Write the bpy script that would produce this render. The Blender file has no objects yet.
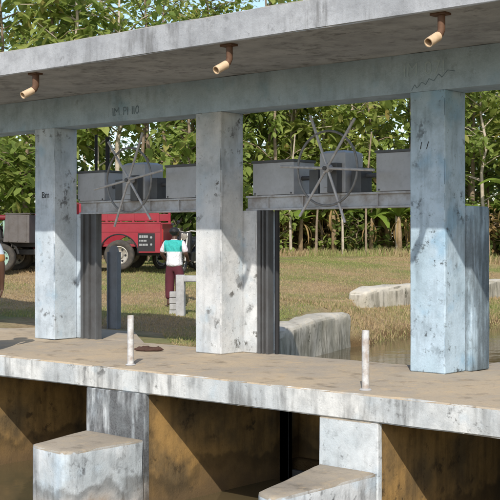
import bpy, bmesh, math, random
import numpy as np
from mathutils import Vector, Matrix, noise as mnoise
R = math.radians
random.seed(7); rng = np.random.default_rng(7)
scene = bpy.context.scene
COL = scene.collection

# ------------------------------------------------------------------ camera, sky, sun, exposure
F, TH, CX, CY, CZ, V0 = 1172.2, 0.721, 7.033, -10.61, 1.419, 239.6
cam_d = bpy.data.cameras.new('camera'); cam = bpy.data.objects.new('camera', cam_d); COL.objects.link(cam)
cam.location = (CX, CY, CZ); cam.rotation_euler = (R(90), 0, TH)
cam_d.sensor_width = 36; cam_d.lens = F / 500 * 36; cam_d.shift_y = (V0 - 250) / 500
cam_d.clip_start = .05; cam_d.clip_end = 2000
scene.camera = cam
SUN = Vector((.76, -1.0, 1.03)).normalized()          # towards the sun
EL = math.asin(SUN.z); AZ = math.atan2(SUN.x, SUN.y)
w = bpy.data.worlds.new('World'); scene.world = w; w.use_nodes = True
nt = w.node_tree; sky = nt.nodes.new('ShaderNodeTexSky'); sky.sky_type = 'NISHITA'; sky.sun_disc = False
sky.sun_elevation = EL; sky.sun_rotation = AZ; sky.air_density = 1.0; sky.dust_density = 1.2; sky.ozone_density = 1.0
nt.nodes['Background'].inputs[1].default_value = .15
nt.links.new(sky.outputs[0], nt.nodes['Background'].inputs[0])
sd = bpy.data.lights.new('sun', 'SUN'); sd.energy = 3.2; sd.angle = R(.53); sd.color = (1, .94, .85)
so = bpy.data.objects.new('sun', sd); COL.objects.link(so)
so.rotation_euler = SUN.to_track_quat('Z', 'Y').to_euler(); so.location = (10, -20, 25)
vs = scene.view_settings; vs.view_transform = 'Standard'; vs.look = 'None'; vs.gamma = 1; vs.exposure = .42
vs.use_curve_mapping = False

CT, ST = math.cos(TH), math.sin(TH)
def ray(u, v):
    a = (u - 250) / F; b = (V0 - v) / F
    return Vector((a * CT - ST, a * ST + CT, b))
def at_depth(u, d):                                   # ground position at image column u, depth d
    r = ray(u, V0); return CX + r.x * d, CY + r.y * d

# ------------------------------------------------------------------ materials
def new_mat(name):
    m = bpy.data.materials.new(name); m.use_nodes = True
    return m, m.node_tree, m.node_tree.nodes['Principled BSDF']
class NB:
    def __init__(s, nt): s.nt = nt; s.n = nt.nodes; s.l = nt.links
    def node(s, t, **kw):
        n = s.n.new(t)
        for k, v in kw.items(): setattr(n, k, v)
        return n
    def link(s, a, b): s.l.new(a, b)
    def noise(s, vec, scale, detail=4, rough=.55, sc=None):
        if sc is not None:
            mp = s.node('ShaderNodeMapping'); mp.inputs['Scale'].default_value = sc; s.link(vec, mp.inputs[0]); vec = mp.outputs[0]
        n = s.node('ShaderNodeTexNoise'); n.inputs['Scale'].default_value = scale; n.inputs['Detail'].default_value = detail
        n.inputs['Roughness'].default_value = rough; s.link(vec, n.inputs['Vector']); return n.outputs['Fac']
    def ramp(s, fac, a, b, va=0., vb=1.):
        n = s.node('ShaderNodeMapRange'); n.interpolation_type = 'SMOOTHSTEP'
        for i, v in enumerate((a, b, va, vb)): n.inputs[1 + i].default_value = v
        s.link(fac, n.inputs[0]); return n.outputs[0]
    def mix(s, fac, a, b, blend='MIX'):
        n = s.node('ShaderNodeMix', data_type='RGBA', blend_type=blend)
        for inp, v in ((n.inputs[0], fac), (n.inputs[6], a), (n.inputs[7], b)):
            if isinstance(v, (int, float)): inp.default_value = v
            elif isinstance(v, tuple): inp.default_value = (*v, 1)
            else: s.link(v, inp)
        return n.outputs[2]
    def math(s, op, a, b=0.):
        n = s.node('ShaderNodeMath', operation=op)
        for inp, v in zip(n.inputs, (a, b)):
            if isinstance(v, (int, float)): inp.default_value = v
            else: s.link(v, inp)
        return n.outputs[0]
    def bump(s, h, strength, dist, bsdf, nrm=None):
        n = s.node('ShaderNodeBump'); n.inputs['Strength'].default_value = strength; n.inputs['Distance'].default_value = dist
        s.link(h, n.inputs['Height']); s.link(n.outputs[0], bsdf.inputs['Normal']); return n

def concrete(name, base, base2, stain=(.07, .07, .065), streak=.5, moss=.5, tint=None, top=None, top2=None, silt=None, off=0., bumps=.35, heavy=0.):
    m, nt, b = new_mat(name); q = NB(nt)
    g = q.node('ShaderNodeNewGeometry'); add = q.node('ShaderNodeVectorMath', operation='ADD'); add.inputs[1].default_value = (off, off * .7, off * .3)
    q.link(g.outputs['Position'], add.inputs[0]); P = add.outputs[0]
    col = q.mix(q.ramp(q.noise(P, 1.3, 5), .38, .64), base, base2)
    if tint: col = q.mix(q.ramp(q.noise(P, 2.3, 3), .56, .74, 0, .75), col, tint)
    # rain streaks
    sk = q.math('ADD', q.math('MULTIPLY', q.noise(P, 1, 6, .62, sc=(10, 10, 1.1)), .5), q.math('MULTIPLY', q.noise(P, 1, 5, .65, sc=(3.2, 3.2, 1.3)), .5)); big = q.noise(P, 1.1, 3)
    k = q.math('MULTIPLY', q.ramp(sk, .47 - heavy, .66 - heavy), q.ramp(big, .36 - heavy * 2, .58 - heavy * 2))
    col = q.mix(q.math('MULTIPLY', k, streak), col, stain)
    # moss and dirt blotches
    bl = q.math('MULTIPLY', q.ramp(q.noise(P, 7, 7, .68), .54, .64), q.ramp(q.noise(P, 1.7, 3), .47, .62))
    col = q.mix(q.math('MULTIPLY', bl, moss), col, stain)
    col = q.mix(q.math('MULTIPLY', q.ramp(q.noise(P, 3.6, 7, .7), .42, .7), .42), col, tuple(c * .42 for c in base2))
    spots = q.ramp(q.noise(P, 19, 5, .66), .60, .68, 0, .4 * moss)
    col = q.mix(spots, col, tuple(c * 1.6 for c in stain))
    fine = q.noise(P, 55, 5, .7); col = q.mix(q.ramp(fine, .3, .7, 0, .22), col, tuple(c * .6 for c in base))
    if silt:
        z = q.node('ShaderNodeSeparateXYZ'); q.link(g.outputs['Position'], z.inputs[0])
        zz = q.math('ADD', z.outputs[2], q.math('MULTIPLY', q.math('SUBTRACT', q.noise(P, 2.2, 5), .5), .9))
        col = q.mix(q.ramp(zz, silt[1], silt[2], .95, 0), col, silt[0])
        wet = q.math('MULTIPLY', q.ramp(zz, -1.42, -1.22, 0, 1), q.ramp(zz, -1.1, -1.2, 0, 1))
        col = q.mix(q.math('MULTIPLY', wet, .5), col, (.045, .035, .02))
    if top:
        nz = q.node('ShaderNodeSeparateXYZ'); q.link(g.outputs['True Normal'], nz.inputs[0])
        tcol = q.mix(q.ramp(q.noise(P, .9, 6, .6), .36, .64), top, top2 or top)
        tcol = q.mix(q.ramp(q.noise(P, 3.1, 6, .66), .53, .7, 0, .75), tcol, tuple(c * .42 for c in top))
        tcol = q.mix(q.ramp(q.noise(P, 38, 5, .7), .5, .75, 0, .5), tcol, tuple(c * .5 for c in top))
        tcol = q.mix(q.ramp(q.noise(P, 7.5, 7, .72), .5, .68, 0, .45), tcol, (min(1, top[0] * 1.25), top[1] * 1.12, top[2] * .9))
        tcol = q.mix(q.ramp(q.noise(P, 90, 3, .6), .62, .72, 0, .6), tcol, tuple(c * .35 for c in top))
        col = q.mix(q.ramp(nz.outputs[2], .12, .5), col, tcol)
    q.link(col, b.inputs['Base Color']); b.inputs['Roughness'].default_value = .88; b.inputs['Specular IOR Level'].default_value = .25
    hgt = q.math('ADD', q.noise(P, 9, 6, .7), q.math('MULTIPLY', fine, .5)); q.bump(hgt, bumps, .02, b)
    return m

def plain(name, col, rough=.6, metal=0., var=.35, scale=6, dirt=None, spec=.4, bump=.1):
    m, nt, b = new_mat(name); q = NB(nt)
    tc = q.node('ShaderNodeNewGeometry'); P = tc.outputs['Position']
    c = q.mix(q.ramp(q.noise(P, scale, 6, .65), .35, .7, 0, var), col, dirt or tuple(x * .4 for x in col))
    c = q.mix(q.ramp(q.noise(P, scale * 6, 4, .6), .5, .75, 0, var * .6), c, tuple(x * .55 for x in col))
    q.link(c, b.inputs['Base Color']); b.inputs['Roughness'].default_value = rough; b.inputs['Metallic'].default_value = metal
    b.inputs['Specular IOR Level'].default_value = spec
    if bump: q.bump(q.noise(P, scale * 8, 4), bump, .01, b)
    return m

def foliage(name, a, b_, c_, trans=.35):
    m, nt, b = new_mat(name); q = NB(nt)
    g = q.node('ShaderNodeNewGeometry'); oi = q.node('ShaderNodeObjectInfo')
    col = q.mix(g.outputs['Random Per Island'], a, b_)
    col = q.mix(q.ramp(g.outputs['Random Per Island'], .86, 1, 0, .9), col, c_)
    col = q.mix(q.math('MULTIPLY', oi.outputs['Random'], .5), col, b_)
    col = q.mix(q.ramp(q.noise(g.outputs['Position'], .35, 3), .4, .65, 0, .45), col, tuple(x * .7 for x in a))
    q.link(col, b.inputs['Base Color']); b.inputs['Roughness'].default_value = .65; b.inputs['Specular IOR Level'].default_value = .18
    t = q.node('ShaderNodeBsdfTranslucent'); tc = q.mix(.5, col, (.36, .46, .10)); q.link(tc, t.inputs[0])
    mx = q.node('ShaderNodeMixShader'); mx.inputs[0].default_value = trans
    q.link(b.outputs[0], mx.inputs[1]); q.link(t.outputs[0], mx.inputs[2]); q.link(mx.outputs[0], nt.nodes['Material Output'].inputs[0])
    return m

M = {}
OCHRE = (.34, .20, .07)
M['col_a'] = concrete('white painted concrete', (.58, .65, .71), (.47, .55, .62), (.10, .10, .10), .5, .9, tint=(.33, .49, .62))
M['col_b'] = concrete('cream painted concrete', (.64, .65, .65), (.49, .54, .58), (.09, .085, .075), .6, 1., tint=(.38, .51, .61), off=3.3)
M['col_c'] = concrete('pale blue painted concrete', (.49, .61, .71), (.385, .50, .58), (.05, .055, .055), .6, 1., tint=(.26, .44, .60), off=7.1)
M['col_d'] = concrete('mossy pale blue concrete', (.49, .61, .71), (.385, .50, .58), (.045, .05, .05), .8, 1., tint=(.26, .44, .60), off=7.1, heavy=.09)
M['beam'] = concrete('blue grey painted beam', (.44, .56, .67), (.37, .48, .58), (.12, .13, .14), .3, .35, tint=(.26, .42, .56))
M['soffit'] = concrete('grey roof concrete', (.44, .455, .475), (.35, .365, .385), (.10, .10, .095), .85, .6, top=(.3, .29, .26), off=1.7)
M['deck'] = concrete('white painted deck edge with dirt top', (.70, .70, .67), (.50, .53, .54), (.085, .085, .08), .75, .9, tint=(.52, .62, .68), top=(.44, .355, .25), top2=(.36, .31, .245), off=5.2, heavy=.03)
M['pier'] = concrete('pier concrete with ochre silt', (.68, .70, .70), (.50, .55, .57), (.05, .05, .05), .8, .9, tint=(.55, .66, .74), top=(.36, .31, .24), top2=(.27, .235, .185), silt=(OCHRE, -1.75, -1.15), off=9.4)
M['pierdark'] = concrete('heavily streaked pier face', (.62, .65, .66), (.46, .51, .53), (.05, .05, .052), .95, .9, tint=(.5, .6, .68), silt=(OCHRE, -1.75, -1.15), off=9.4, heavy=.13)
M['pierside'] = concrete('silt stained pier with painted shade', (.42, .255, .09), (.15, .11, .06), (.022, .02, .017), .45, .8, silt=((.14, .095, .05), -1.6, -1.0), off=2.4, heavy=.04)  # silt colour; the dark second tone paints in shade under the deck
M['wall'] = concrete('weathered canal wall concrete', (.56, .52, .44), (.42, .39, .31), (.085, .08, .05), .8, 1., top=(.54, .50, .42), top2=(.42, .39, .32), off=11, heavy=.03)
M['steel'] = plain('dark grey guide steel', (.115, .12, .125), .55, .2, .5, 3, dirt=(.06, .05, .045))
M['cover'] = plain('grey sheet metal', (.45, .465, .49), .5, .1, .45, 3, dirt=(.27, .265, .26))
M['gbeam'] = plain('grey painted steel beam', (.50, .52, .545), .5, .1, .7, 5, dirt=(.23, .18, .14))
M['wheelm'] = plain('worn galvanized handwheel', (.52, .52, .53), .45, .2, .5, 14, dirt=(.2, .17, .15))
M['rimm'] = plain('dull grey rim steel', (.24, .245, .25), .5, .3, .5, 14, dirt=(.1, .085, .07))
M['black'] = plain('black rubber and paint', (.018, .018, .02), .7, 0, .3, 9)
M['darkmetal'] = plain('dark engine metal', (.05, .048, .045), .5, .5, .5, 14)
M['rust'] = plain('rusty pipe', (.14, .075, .045), .8, .2, .5, 18)
M['pvc'] = plain('cream pipe', (.62, .46, .30), .6, 0, .4, 12, dirt=(.30, .2, .12))
M['post'] = plain('white painted pipe', (.58, .59, .59), .6, 0, .75, 11, dirt=(.27, .19, .13))
M['greypost'] = plain('grey steel post', (.20, .215, .235), .6, .2, .4, 5, dirt=(.12, .115, .11))
M['railc'] = plain('grey concrete rail', (.44, .44, .44), .85, 0, .5, 9, dirt=(.22, .21, .2))
M['ink'] = plain('black brush paint', (.035, .04, .045), .8, 0, .3, 20)
M['inkblue'] = plain('faded blue grey brush paint', (.13, .18, .23), .85, 0, .8, 25, dirt=(.26, .36, .44))
M['chalk'] = plain('pale faded paint', (.42, .52, .58), .85, 0, .8, 25, dirt=(.33, .46, .56))
M['red'] = plain('faded red vehicle paint', (.25, .008, .022), .4, 0, .35, 2.2, dirt=(.26, .05, .055), spec=.5, bump=.03)
M['chrome'] = plain('pale alloy', (.45, .43, .38), .4, .5, .5, 20, dirt=(.2, .17, .13))
M['tyre'] = plain('dusty tyre rubber', (.045, .042, .038), .9, 0, .5, 12, dirt=(.12, .1, .075))
M['greenrim'] = plain('pale green wheel paint', (.30, .46, .38), .5, 0, .4, 14, dirt=(.2, .22, .18))
M['boxmetal'] = plain('dusty grey box metal', (.12, .11, .105), .6, .2, .5, 6, dirt=(.08, .065, .055))
M['stickergrey'] = plain('worn grey print', (.30, .31, .31), .7, 0, .6, 40)
M['white'] = plain('white print', (.75, .75, .74), .6, 0, .1, 20)
M['bark'] = plain('pale brown bark', (.26, .20, .14), .9, 0, .6, 7, dirt=(.1, .075, .05))
M['barkpale'] = plain('pale bark', (.46, .40, .31), .9, 0, .6, 7, dirt=(.2, .16, .12))
M['banana'] = plain('banana stem', (.30, .215, .125), .85, 0, .7, 9, dirt=(.12, .085, .045))
M['skin'] = plain('brown skin', (.085, .043, .028), .5, 0, .15, 30, bump=0)
M['hair'] = plain('black hair', (.015, .013, .012), .5, 0, .2, 60)
M['maroon'] = plain('maroon cloth', (.095, .018, .028), .85, 0, .3, 9)
M['orange'] = plain('orange cloth', (.55, .25, .06), .85, 0, .25, 9)
M['navy'] = plain('dark blue denim', (.04, .06, .11), .85, 0, .25, 9)
M['rubberfoot'] = plain('brown sandal', (.06, .04, .03), .7)
M['clod'] = plain('brown mud', (.075, .04, .03), .95, 0, .5, 30)
M['sack'] = plain('pale pink plastic sack', (.75, .55, .52), .5)
M['maroonp'] = plain('dull dark red paint', (.16, .012, .016), .5, 0, .4, 12)
M['glass'] = plain('dark glass', (.02, .025, .03), .08, 0, 0, 5, spec=.6, bump=0)
M['lamp'] = plain('red lamp plastic', (.45, .02, .02), .25, 0, .1, 5, bump=0)
M['leaf'] = foliage('big plantation leaves', (.18, .26, .06), (.34, .41, .11), (.46, .30, .11), .55)
M['leaf2'] = foliage('light plantation leaves', (.25, .32, .08), (.42, .46, .14), (.52, .32, .12), .55)
M['leafdark'] = foliage('dark shrub leaves', (.06, .10, .028), (.15, .20, .05), (.26, .17, .07), .4)
M['dryleaf'] = foliage('dry hanging leaves', (.26, .17, .075), (.36, .25, .11), (.14, .08, .04), .3)
M['bananaleaf'] = foliage('banana leaves', (.14, .22, .035), (.23, .32, .055), (.3, .22, .07), .4)

def shirt_mat():
    m, nt, b = new_mat('teal and white shirt cloth'); q = NB(nt)
    tc = q.node('ShaderNodeTexCoord'); s = q.node('ShaderNodeSeparateXYZ'); q.link(tc.outputs['Object'], s.inputs[0])
    col = q.mix(q.ramp(s.outputs[2], 1.128, 1.134), (.72, .72, .74), (.035, .40, .36))
    col = q.mix(q.ramp(s.outputs[2], 1.372, 1.378), col, (.72, .72, .74))
    col = q.mix(q.ramp(q.math('ABSOLUTE', s.outputs[0]), .172, .178), col, (.68, .60, .63))
    q.link(col, b.inputs['Base Color']); b.inputs['Roughness'].default_value = .85
    q.bump(q.noise(tc.outputs['Object'], 9, 4, sc=(1.6, 1.6, .7)), 1., .05, b); return m
M['shirt'] = shirt_mat()
def sleeve_mat():
    m, nt, b = new_mat('orange shirt with pale blue sleeve'); q = NB(nt)
    tc = q.node('ShaderNodeTexCoord'); s = q.node('ShaderNodeSeparateXYZ'); q.link(tc.outputs['Object'], s.inputs[0])
    col = q.mix(q.ramp(s.outputs[2], 1.19, 1.2), (.36, .17, .05), (.45, .53, .62))
    q.link(col, b.inputs['Base Color']); b.inputs['Roughness'].default_value = .85; return m
M['manshirt'] = sleeve_mat()

def ground_mat():
    m, nt, b = new_mat('dry grass ground'); q = NB(nt)
    g = q.node('ShaderNodeNewGeometry'); P = g.outputs['Position']
    c = q.mix(q.ramp(q.noise(P, .35, 5), .4, .62), (.36, .27, .16), (.22, .22, .095))
    c = q.mix(q.ramp(q.noise(P, 2.2, 6, .65), .45, .7, 0, .7), c, (.20, .13, .065))
    c = q.mix(q.ramp(q.noise(P, 14, 5, .7), .5, .7, 0, .6), c, (.12, .085, .04))
    z = q.node('ShaderNodeSeparateXYZ'); q.link(P, z.inputs[0])
    c = q.mix(q.ramp(z.outputs[2], -.55, -.25, 1, 0), c, (.13, .085, .04))
    q.link(c, b.inputs['Base Color']); b.inputs['Roughness'].default_value = .95; b.inputs['Specular IOR Level'].default_value = .1
    q.bump(q.noise(P, 9, 6, .7), .8, .06, b); return m
M['ground'] = ground_mat()
def grass_mat():
    m, nt, b = new_mat('grass blades'); q = NB(nt)
    g = q.node('ShaderNodeNewGeometry'); P = g.outputs['Position']; rnd = g.outputs['Random Per Island']
    dry = q.mix(rnd, (.47, .355, .205), (.36, .26, .15)); gr = q.mix(rnd, (.30, .33, .11), (.22, .26, .08))
    c = q.mix(q.ramp(q.math('ADD', q.noise(P, .35, 5), q.math('MULTIPLY', q.math('SUBTRACT', rnd, .5), .22)), .40, .66), dry, gr)
    q.link(c, b.inputs['Base Color']); b.inputs['Roughness'].default_value = .7; b.inputs['Specular IOR Level'].default_value = .15
    t = q.node('ShaderNodeBsdfTranslucent'); q.link(c, t.inputs[0])
    mx = q.node('ShaderNodeMixShader'); mx.inputs[0].default_value = .3
    q.link(b.outputs[0], mx.inputs[1]); q.link(t.outputs[0], mx.inputs[2]); q.link(mx.outputs[0], nt.nodes['Material Output'].inputs[0])
    return m
M['grass'] = grass_mat()
def water_mat():
    m, nt, b = new_mat('muddy canal water'); q = NB(nt)
    g = q.node('ShaderNodeNewGeometry'); P = g.outputs['Position']
    q.link(q.mix(q.ramp(q.noise(P, .8, 4), .4, .65), (.105, .08, .042), (.075, .065, .035)), b.inputs['Base Color'])
    b.inputs['Roughness'].default_value = .07; b.inputs['IOR'].default_value = 1.33
    q.bump(q.noise(P, 3.5, 3, sc=(1, .6, 1)), .12, .05, b); return m
M['water'] = water_mat()

# ------------------------------------------------------------------ mesh helpers
class MB:
    def __init__(s): s.v = []; s.f = []
    def add(s, vs_, fs): o = len(s.v); s.v += [tuple(x) for x in vs_]; s.f += [tuple(i + o for i in f) for f in fs]; return s
    def box(s, x0, x1, y0, y1, z0, z1):
        return s.add([(x0, y0, z0), (x1, y0, z0), (x1, y1, z0), (x0, y1, z0), (x0, y0, z1), (x1, y0, z1), (x1, y1, z1), (x0, y1, z1)],
                     [(0, 3, 2, 1), (4, 5, 6, 7), (0, 1, 5, 4), (1, 2, 6, 5), (2, 3, 7, 6), (3, 0, 4, 7)])
    def prism(s, poly, z0, z1):                         # polygon in xy, ccw
        n = len(poly)
        return s.add([(x, y, z0) for x, y in poly] + [(x, y, z1) for x, y in poly],
                     [tuple(range(n))[::-1], tuple(range(n, 2 * n))] + [(i, (i + 1) % n, n + (i + 1) % n, n + i) for i in range(n)])
    def prism_y(s, poly, y0, y1):                       # polygon in xz extruded along y
        n = len(poly)
        return s.add([(x, y0, z) for x, z in poly] + [(x, y1, z) for x, z in poly],
                     [tuple(range(n)), tuple(range(n, 2 * n))[::-1]] + [((i + 1) % n, i, n + i, n + (i + 1) % n) for i in range(n)])
    def tube(s, pts, rad, seg=10, caps=True):
        pts = [Vector(p) for p in pts]; n = len(pts)
        if isinstance(rad, (int, float)): rad = [rad] * n
        vs_, fs = [], []; up = None
        for i, p in enumerate(pts):
            t = (pts[min(i + 1, n - 1)] - pts[max(i - 1, 0)]).normalized()
            if up is None: up = t.orthogonal().normalized()
            up = (up - t * up.dot(t)).normalized(); b = t.cross(up)
            for k in range(seg):
                a = 2 * math.pi * k / seg; vs_.append(p + (up * math.cos(a) + b * math.sin(a)) * rad[i])
        for i in range(n - 1):
            for k in range(seg):
                k2 = (k + 1) % seg; fs.append((i * seg + k, i * seg + k2, (i + 1) * seg + k2, (i + 1) * seg + k))
        if caps: fs += [tuple(range(seg))[::-1], tuple(range((n - 1) * seg, n * seg))]
        return s.add(vs_, fs)
    def torus(s, c, axis, r, rt, seg=48, seg2=10):
        axis = Vector(axis).normalized(); a = axis.orthogonal().normalized(); b = axis.cross(a); c = Vector(c); vs_, fs = [], []
        for i in range(seg):
            t = 2 * math.pi * i / seg; d = a * math.cos(t) + b * math.sin(t)
            for k in range(seg2):
                p = 2 * math.pi * k / seg2; vs_.append(c + d * (r + rt * math.cos(p)) + axis * rt * math.sin(p))
        for i in range(seg):
            for k in range(seg2):
                i2, k2 = (i + 1) % seg, (k + 1) % seg2
                fs.append((i * seg2 + k, i2 * seg2 + k, i2 * seg2 + k2, i * seg2 + k2))
        return s.add(vs_, fs)
    def lathe(s, c, axis, prof, seg=28):                # prof: (radius, along axis)
        axis = Vector(axis).normalized(); a = axis.orthogonal().normalized(); b = axis.cross(a); c = Vector(c); vs_, fs = [], []; n = len(prof)
        for k in range(seg):
            t = 2 * math.pi * k / seg; d = a * math.cos(t) + b * math.sin(t)
            for r, h in prof: vs_.append(c + d * r + axis * h)
        for k in range(seg):
            k2 = (k + 1) % seg
            for j in range(n - 1): fs.append((k * n + j, k2 * n + j, k2 * n + j + 1, k * n + j + 1))
        return s.add(vs_, fs)
    def ball(s, c, r, seg=12, rings=8):
        c = Vector(c); r = r if isinstance(r, tuple) else (r, r, r); vs_, fs = [(c.x, c.y, c.z - r[2])], []
        for j in range(1, rings):
            p = math.pi * j / rings - math.pi / 2
            for k in range(seg):
                t = 2 * math.pi * k / seg; vs_.append((c.x + r[0] * math.cos(p) * math.cos(t), c.y + r[1] * math.cos(p) * math.sin(t), c.z + r[2] * math.sin(p)))
        vs_.append((c.x, c.y, c.z + r[2])); e = len(vs_) - 1
        for k in range(seg):
            k2 = (k + 1) % seg; fs.append((0, 1 + k2, 1 + k)); fs.append((e, e - seg + k, e - seg + k2))
            for j in range(rings - 2): o = 1 + j * seg; fs.append((o + k, o + k2, o + seg + k2, o + seg + k))
        return s.add(vs_, fs)
    def mesh(s, name, smooth=False):
        me = bpy.data.meshes.new(name); me.from_pydata(s.v, [], s.f); me.update()
        bm = bmesh.new(); bm.from_mesh(me); bmesh.ops.recalc_face_normals(bm, faces=bm.faces); bm.to_mesh(me); bm.free()
        if smooth:
            me.shade_smooth()
        return me
def link(name, me, mat, parent=None):
    o = bpy.data.objects.new(name, me); COL.objects.link(o)
    if mat: me.materials.clear(); me.materials.append(M[mat] if isinstance(mat, str) else mat)
    o.parent = parent; return o
def obj(name, mb, mat, parent=None, smooth=False, bevel=0., segs=2):
    me = mb.mesh(name, False)
    if bevel:
        bm = bmesh.new(); bm.from_mesh(me)
        es = [e for e in bm.edges if len(e.link_faces) == 2 and e.calc_face_angle(0) > .5]
        bmesh.ops.bevel(bm, geom=es, offset=bevel, segments=segs, affect='EDGES', profile=.6, clamp_overlap=True); bm.to_mesh(me); bm.free()
    if smooth:
        me.shade_smooth(); me.set_sharp_from_angle(angle=R(40))
    return link(name, me, mat, parent)
def rough(o, cell=.16, amp=.006, chip=.014, keep=None):            # uneven hand-cast concrete: cut the faces up, wobble, chip the arrises
    bm = bmesh.new(); bm.from_mesh(o.data)
    co = np.array([v.co[:] for v in bm.verts]); lo, hi = co.min(0), co.max(0)
    for ax in range(3):
        n = int((hi[ax] - lo[ax]) / cell)
        for i in range(1, n):
            p = [0, 0, 0]; p[ax] = lo[ax] + (hi[ax] - lo[ax]) * i / n; nn = [0, 0, 0]; nn[ax] = 1
            bmesh.ops.bisect_plane(bm, geom=bm.verts[:] + bm.edges[:] + bm.faces[:], plane_co=p, plane_no=nn)
    bm.normal_update()
    sharp = set()
    for e in bm.edges:
        if len(e.link_faces) == 2 and e.calc_face_angle(0) > .35: sharp.update(e.verts)
    for v in bm.verts:
        if keep is not None and v.co.z > keep: continue
        d = mnoise.noise(v.co * 2.1) * amp
        v.co += v.normal * d
        if v in sharp:
            k = max(0, mnoise.noise(v.co * 5.3 + Vector((9, 3, 1))) - .1); v.co -= v.normal * chip * (.15 + 2 * k)
    bm.to_mesh(o.data); bm.free(); o.data.shade_smooth(); o.data.set_sharp_from_angle(angle=R(32)); return o
def thing(name, label, cat, loc=(0, 0, 0), rz=0, group=None):
    o = bpy.data.objects.new(name, None); COL.objects.link(o); o.location = loc; o.rotation_euler = (0, 0, rz); o.empty_display_size = .2
    return tag(o, label, cat, group)
def tag(o, label, cat, group=None):
    o['label'] = label; o['category'] = cat
    if group: o['group'] = group
    return o
def copy_tree(o, parent=None):
    c = o.copy(); COL.objects.link(c); c.parent = parent
    for ch in list(o.children): copy_tree(ch, c)
    return c
def text_mesh(s, size, depth=.002):
    cu = bpy.data.curves.new('lettering', 'FONT'); cu.body = s; cu.size = size; cu.extrude = depth; cu.align_x = 'CENTER'; cu.align_y = 'CENTER'
    o = bpy.data.objects.new('lettering', cu); COL.objects.link(o)
    me = bpy.data.meshes.new_from_object(o.evaluated_get(bpy.context.evaluated_depsgraph_get())); bpy.data.objects.remove(o); return me

# ------------------------------------------------------------------ ground and water
def sm(a, b, x): t = np.clip((x - a) / (b - a), 0, 1); return t * t * (3 - 2 * t)
def ground_z(X, Y):
    X = np.asarray(X, float); Y = np.asarray(Y, float)
    s = .5 * (Y - 2) + .5 * (-X - 6)
    field = .72 * np.clip(s / 8, 0, 1) ** 1.3 + .014 * np.clip(s - 8, 0, 60) - .04
    wob = .05 * np.sin(X * .9 + 1) * np.sin(Y * .7) * np.clip(s / 5, 0, 1) + .025 * np.sin(X * 2.3 + Y * 1.7)*np.clip(s / 2, 0, 1)
    field = field + wob
    # upstream canal
    cl = np.interp(Y, [1, 2.4, 3.9, 5.6, 7.2, 7.8, 10, 13, 20, 60], [-3.6, -4.3, -5.05, -5.7, -6.2, -5.95, -5.6, -5.5, -6.4, -9])
    cr = 7.0 + 0 * Y
    field = np.where(Y > 7.5, np.minimum(field, .06 + .10 * np.clip(-8.3 - (Y - 12) * .06 * (Y > 12) - X, 0, 99)), field)
    field = np.where((Y > 9.6) & (X > -8.35 - (Y - 12) * .06 * (Y > 12)), np.minimum(field, -.1), field)
    wdt = .45 + 2.0 * sm(7.2, 9.5, Y)
    left = np.where(X < cl - wdt, field, field + (-1.3 - field) * sm(0, 1, (X - cl + wdt) / (wdt + .6)))
    up = np.where(X < (cl + cr) / 2, left, -1.3 + 1.25 * sm(-1, .8, X - cr))
    # downstream canal
    dl, dr = -12.5, 5.6
    dn = np.where(X < -3, -2.3 + 2.2 * sm(.6, -1.6, X - dl), -2.3 + 2.1 * sm(-1.5, .6, X - dr))
    return np.where(Y > .62, up, dn)
xs = np.concatenate([-np.geomspace(220, 15, 26), np.arange(-14, 9.01, .22), np.geomspace(9.6, 160, 16)])
ys = np.concatenate([-np.geomspace(140, 5, 18), np.arange(-4, .5, .5), [.56, .64], np.arange(.8, 15, .22), np.geomspace(15.3, 260, 40)])
GX, GY = np.meshgrid(xs, ys); GZ = ground_z(GX, GY); nx, ny = len(xs), len(ys)
idx = np.arange(nx * ny).reshape(ny, nx)
fa = np.stack([idx[:-1, :-1], idx[:-1, 1:], idx[1:, 1:], idx[1:, :-1]], -1).reshape(-1, 4)
me = bpy.data.meshes.new('ground'); me.from_pydata(np.stack([GX, GY, GZ], -1).reshape(-1, 3).tolist(), [], fa.tolist()); me.shade_smooth()
link('ground', me, 'ground')['kind'] = 'structure'
def sheet(name, poly, z, mat):
    m_ = MB(); m_.add([(x, y, z) for x, y in poly], [tuple(range(len(poly)))]); o = obj(name, m_, mat); o['kind'] = 'structure'; return o
sheet('canal_water', [(-14, -120), (8, -120), (8, .3), (-14, .3)], -1.5, 'water')
sheet('canal_water', [(-3.3, .8), (8, .8), (8, 200), (-22, 200), (-9.8, 60), (-7.4, 12), (-7.4, 8), (-6.2, 7.1), (-4.9, 3.7), (-3.6, 1.25)], -.6, 'water')

# ------------------------------------------------------------------ the sluice structure
S, W, D = 3.205, .437, .415
COLX = [-6.41 - S, -6.41, -3.205, 0, S]
RB, RT, RY0, RY1 = 3.42, 3.715, -1.84, .418
weir = thing('sluice_house', 'pale blue painted concrete sluice structure with flat roof, square pillars and deck over the canal', 'sluice', (-1.5, 0, 0))
weir.location = (0, 0, 0)
rough(obj('roof_slab', MB().box(-14.5, 8.5, RY0, RY1, RB, RT), 'soffit', weir, bevel=.012), .2, .010, .022)
beam = rough(obj('roof_beam', MB().box(-14, 8, .003, D - .003, 3.0, RB - .003), 'beam', weir), .3, .002, .0)
cols = []
EXT = [.06, .06, .21, .075, .2]
for i, x in enumerate(COLX):
    m_ = ['col_a', 'col_a', 'col_b', 'col_c', 'col_c'][i]
    c = rough(obj('column', MB().box(x, x + W, 0, D, .002, 2.9995), m_, weir, bevel=.010), .09, .007, .03, 2.96); cols.append(c)
    rough(obj('guide_pier', MB().box(x - .1, x + W + EXT[i], D + .003, .80, .002, 1.78), 'col_d' if i == 3 else m_, weir, bevel=.012), .15, .006, .014)
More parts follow.
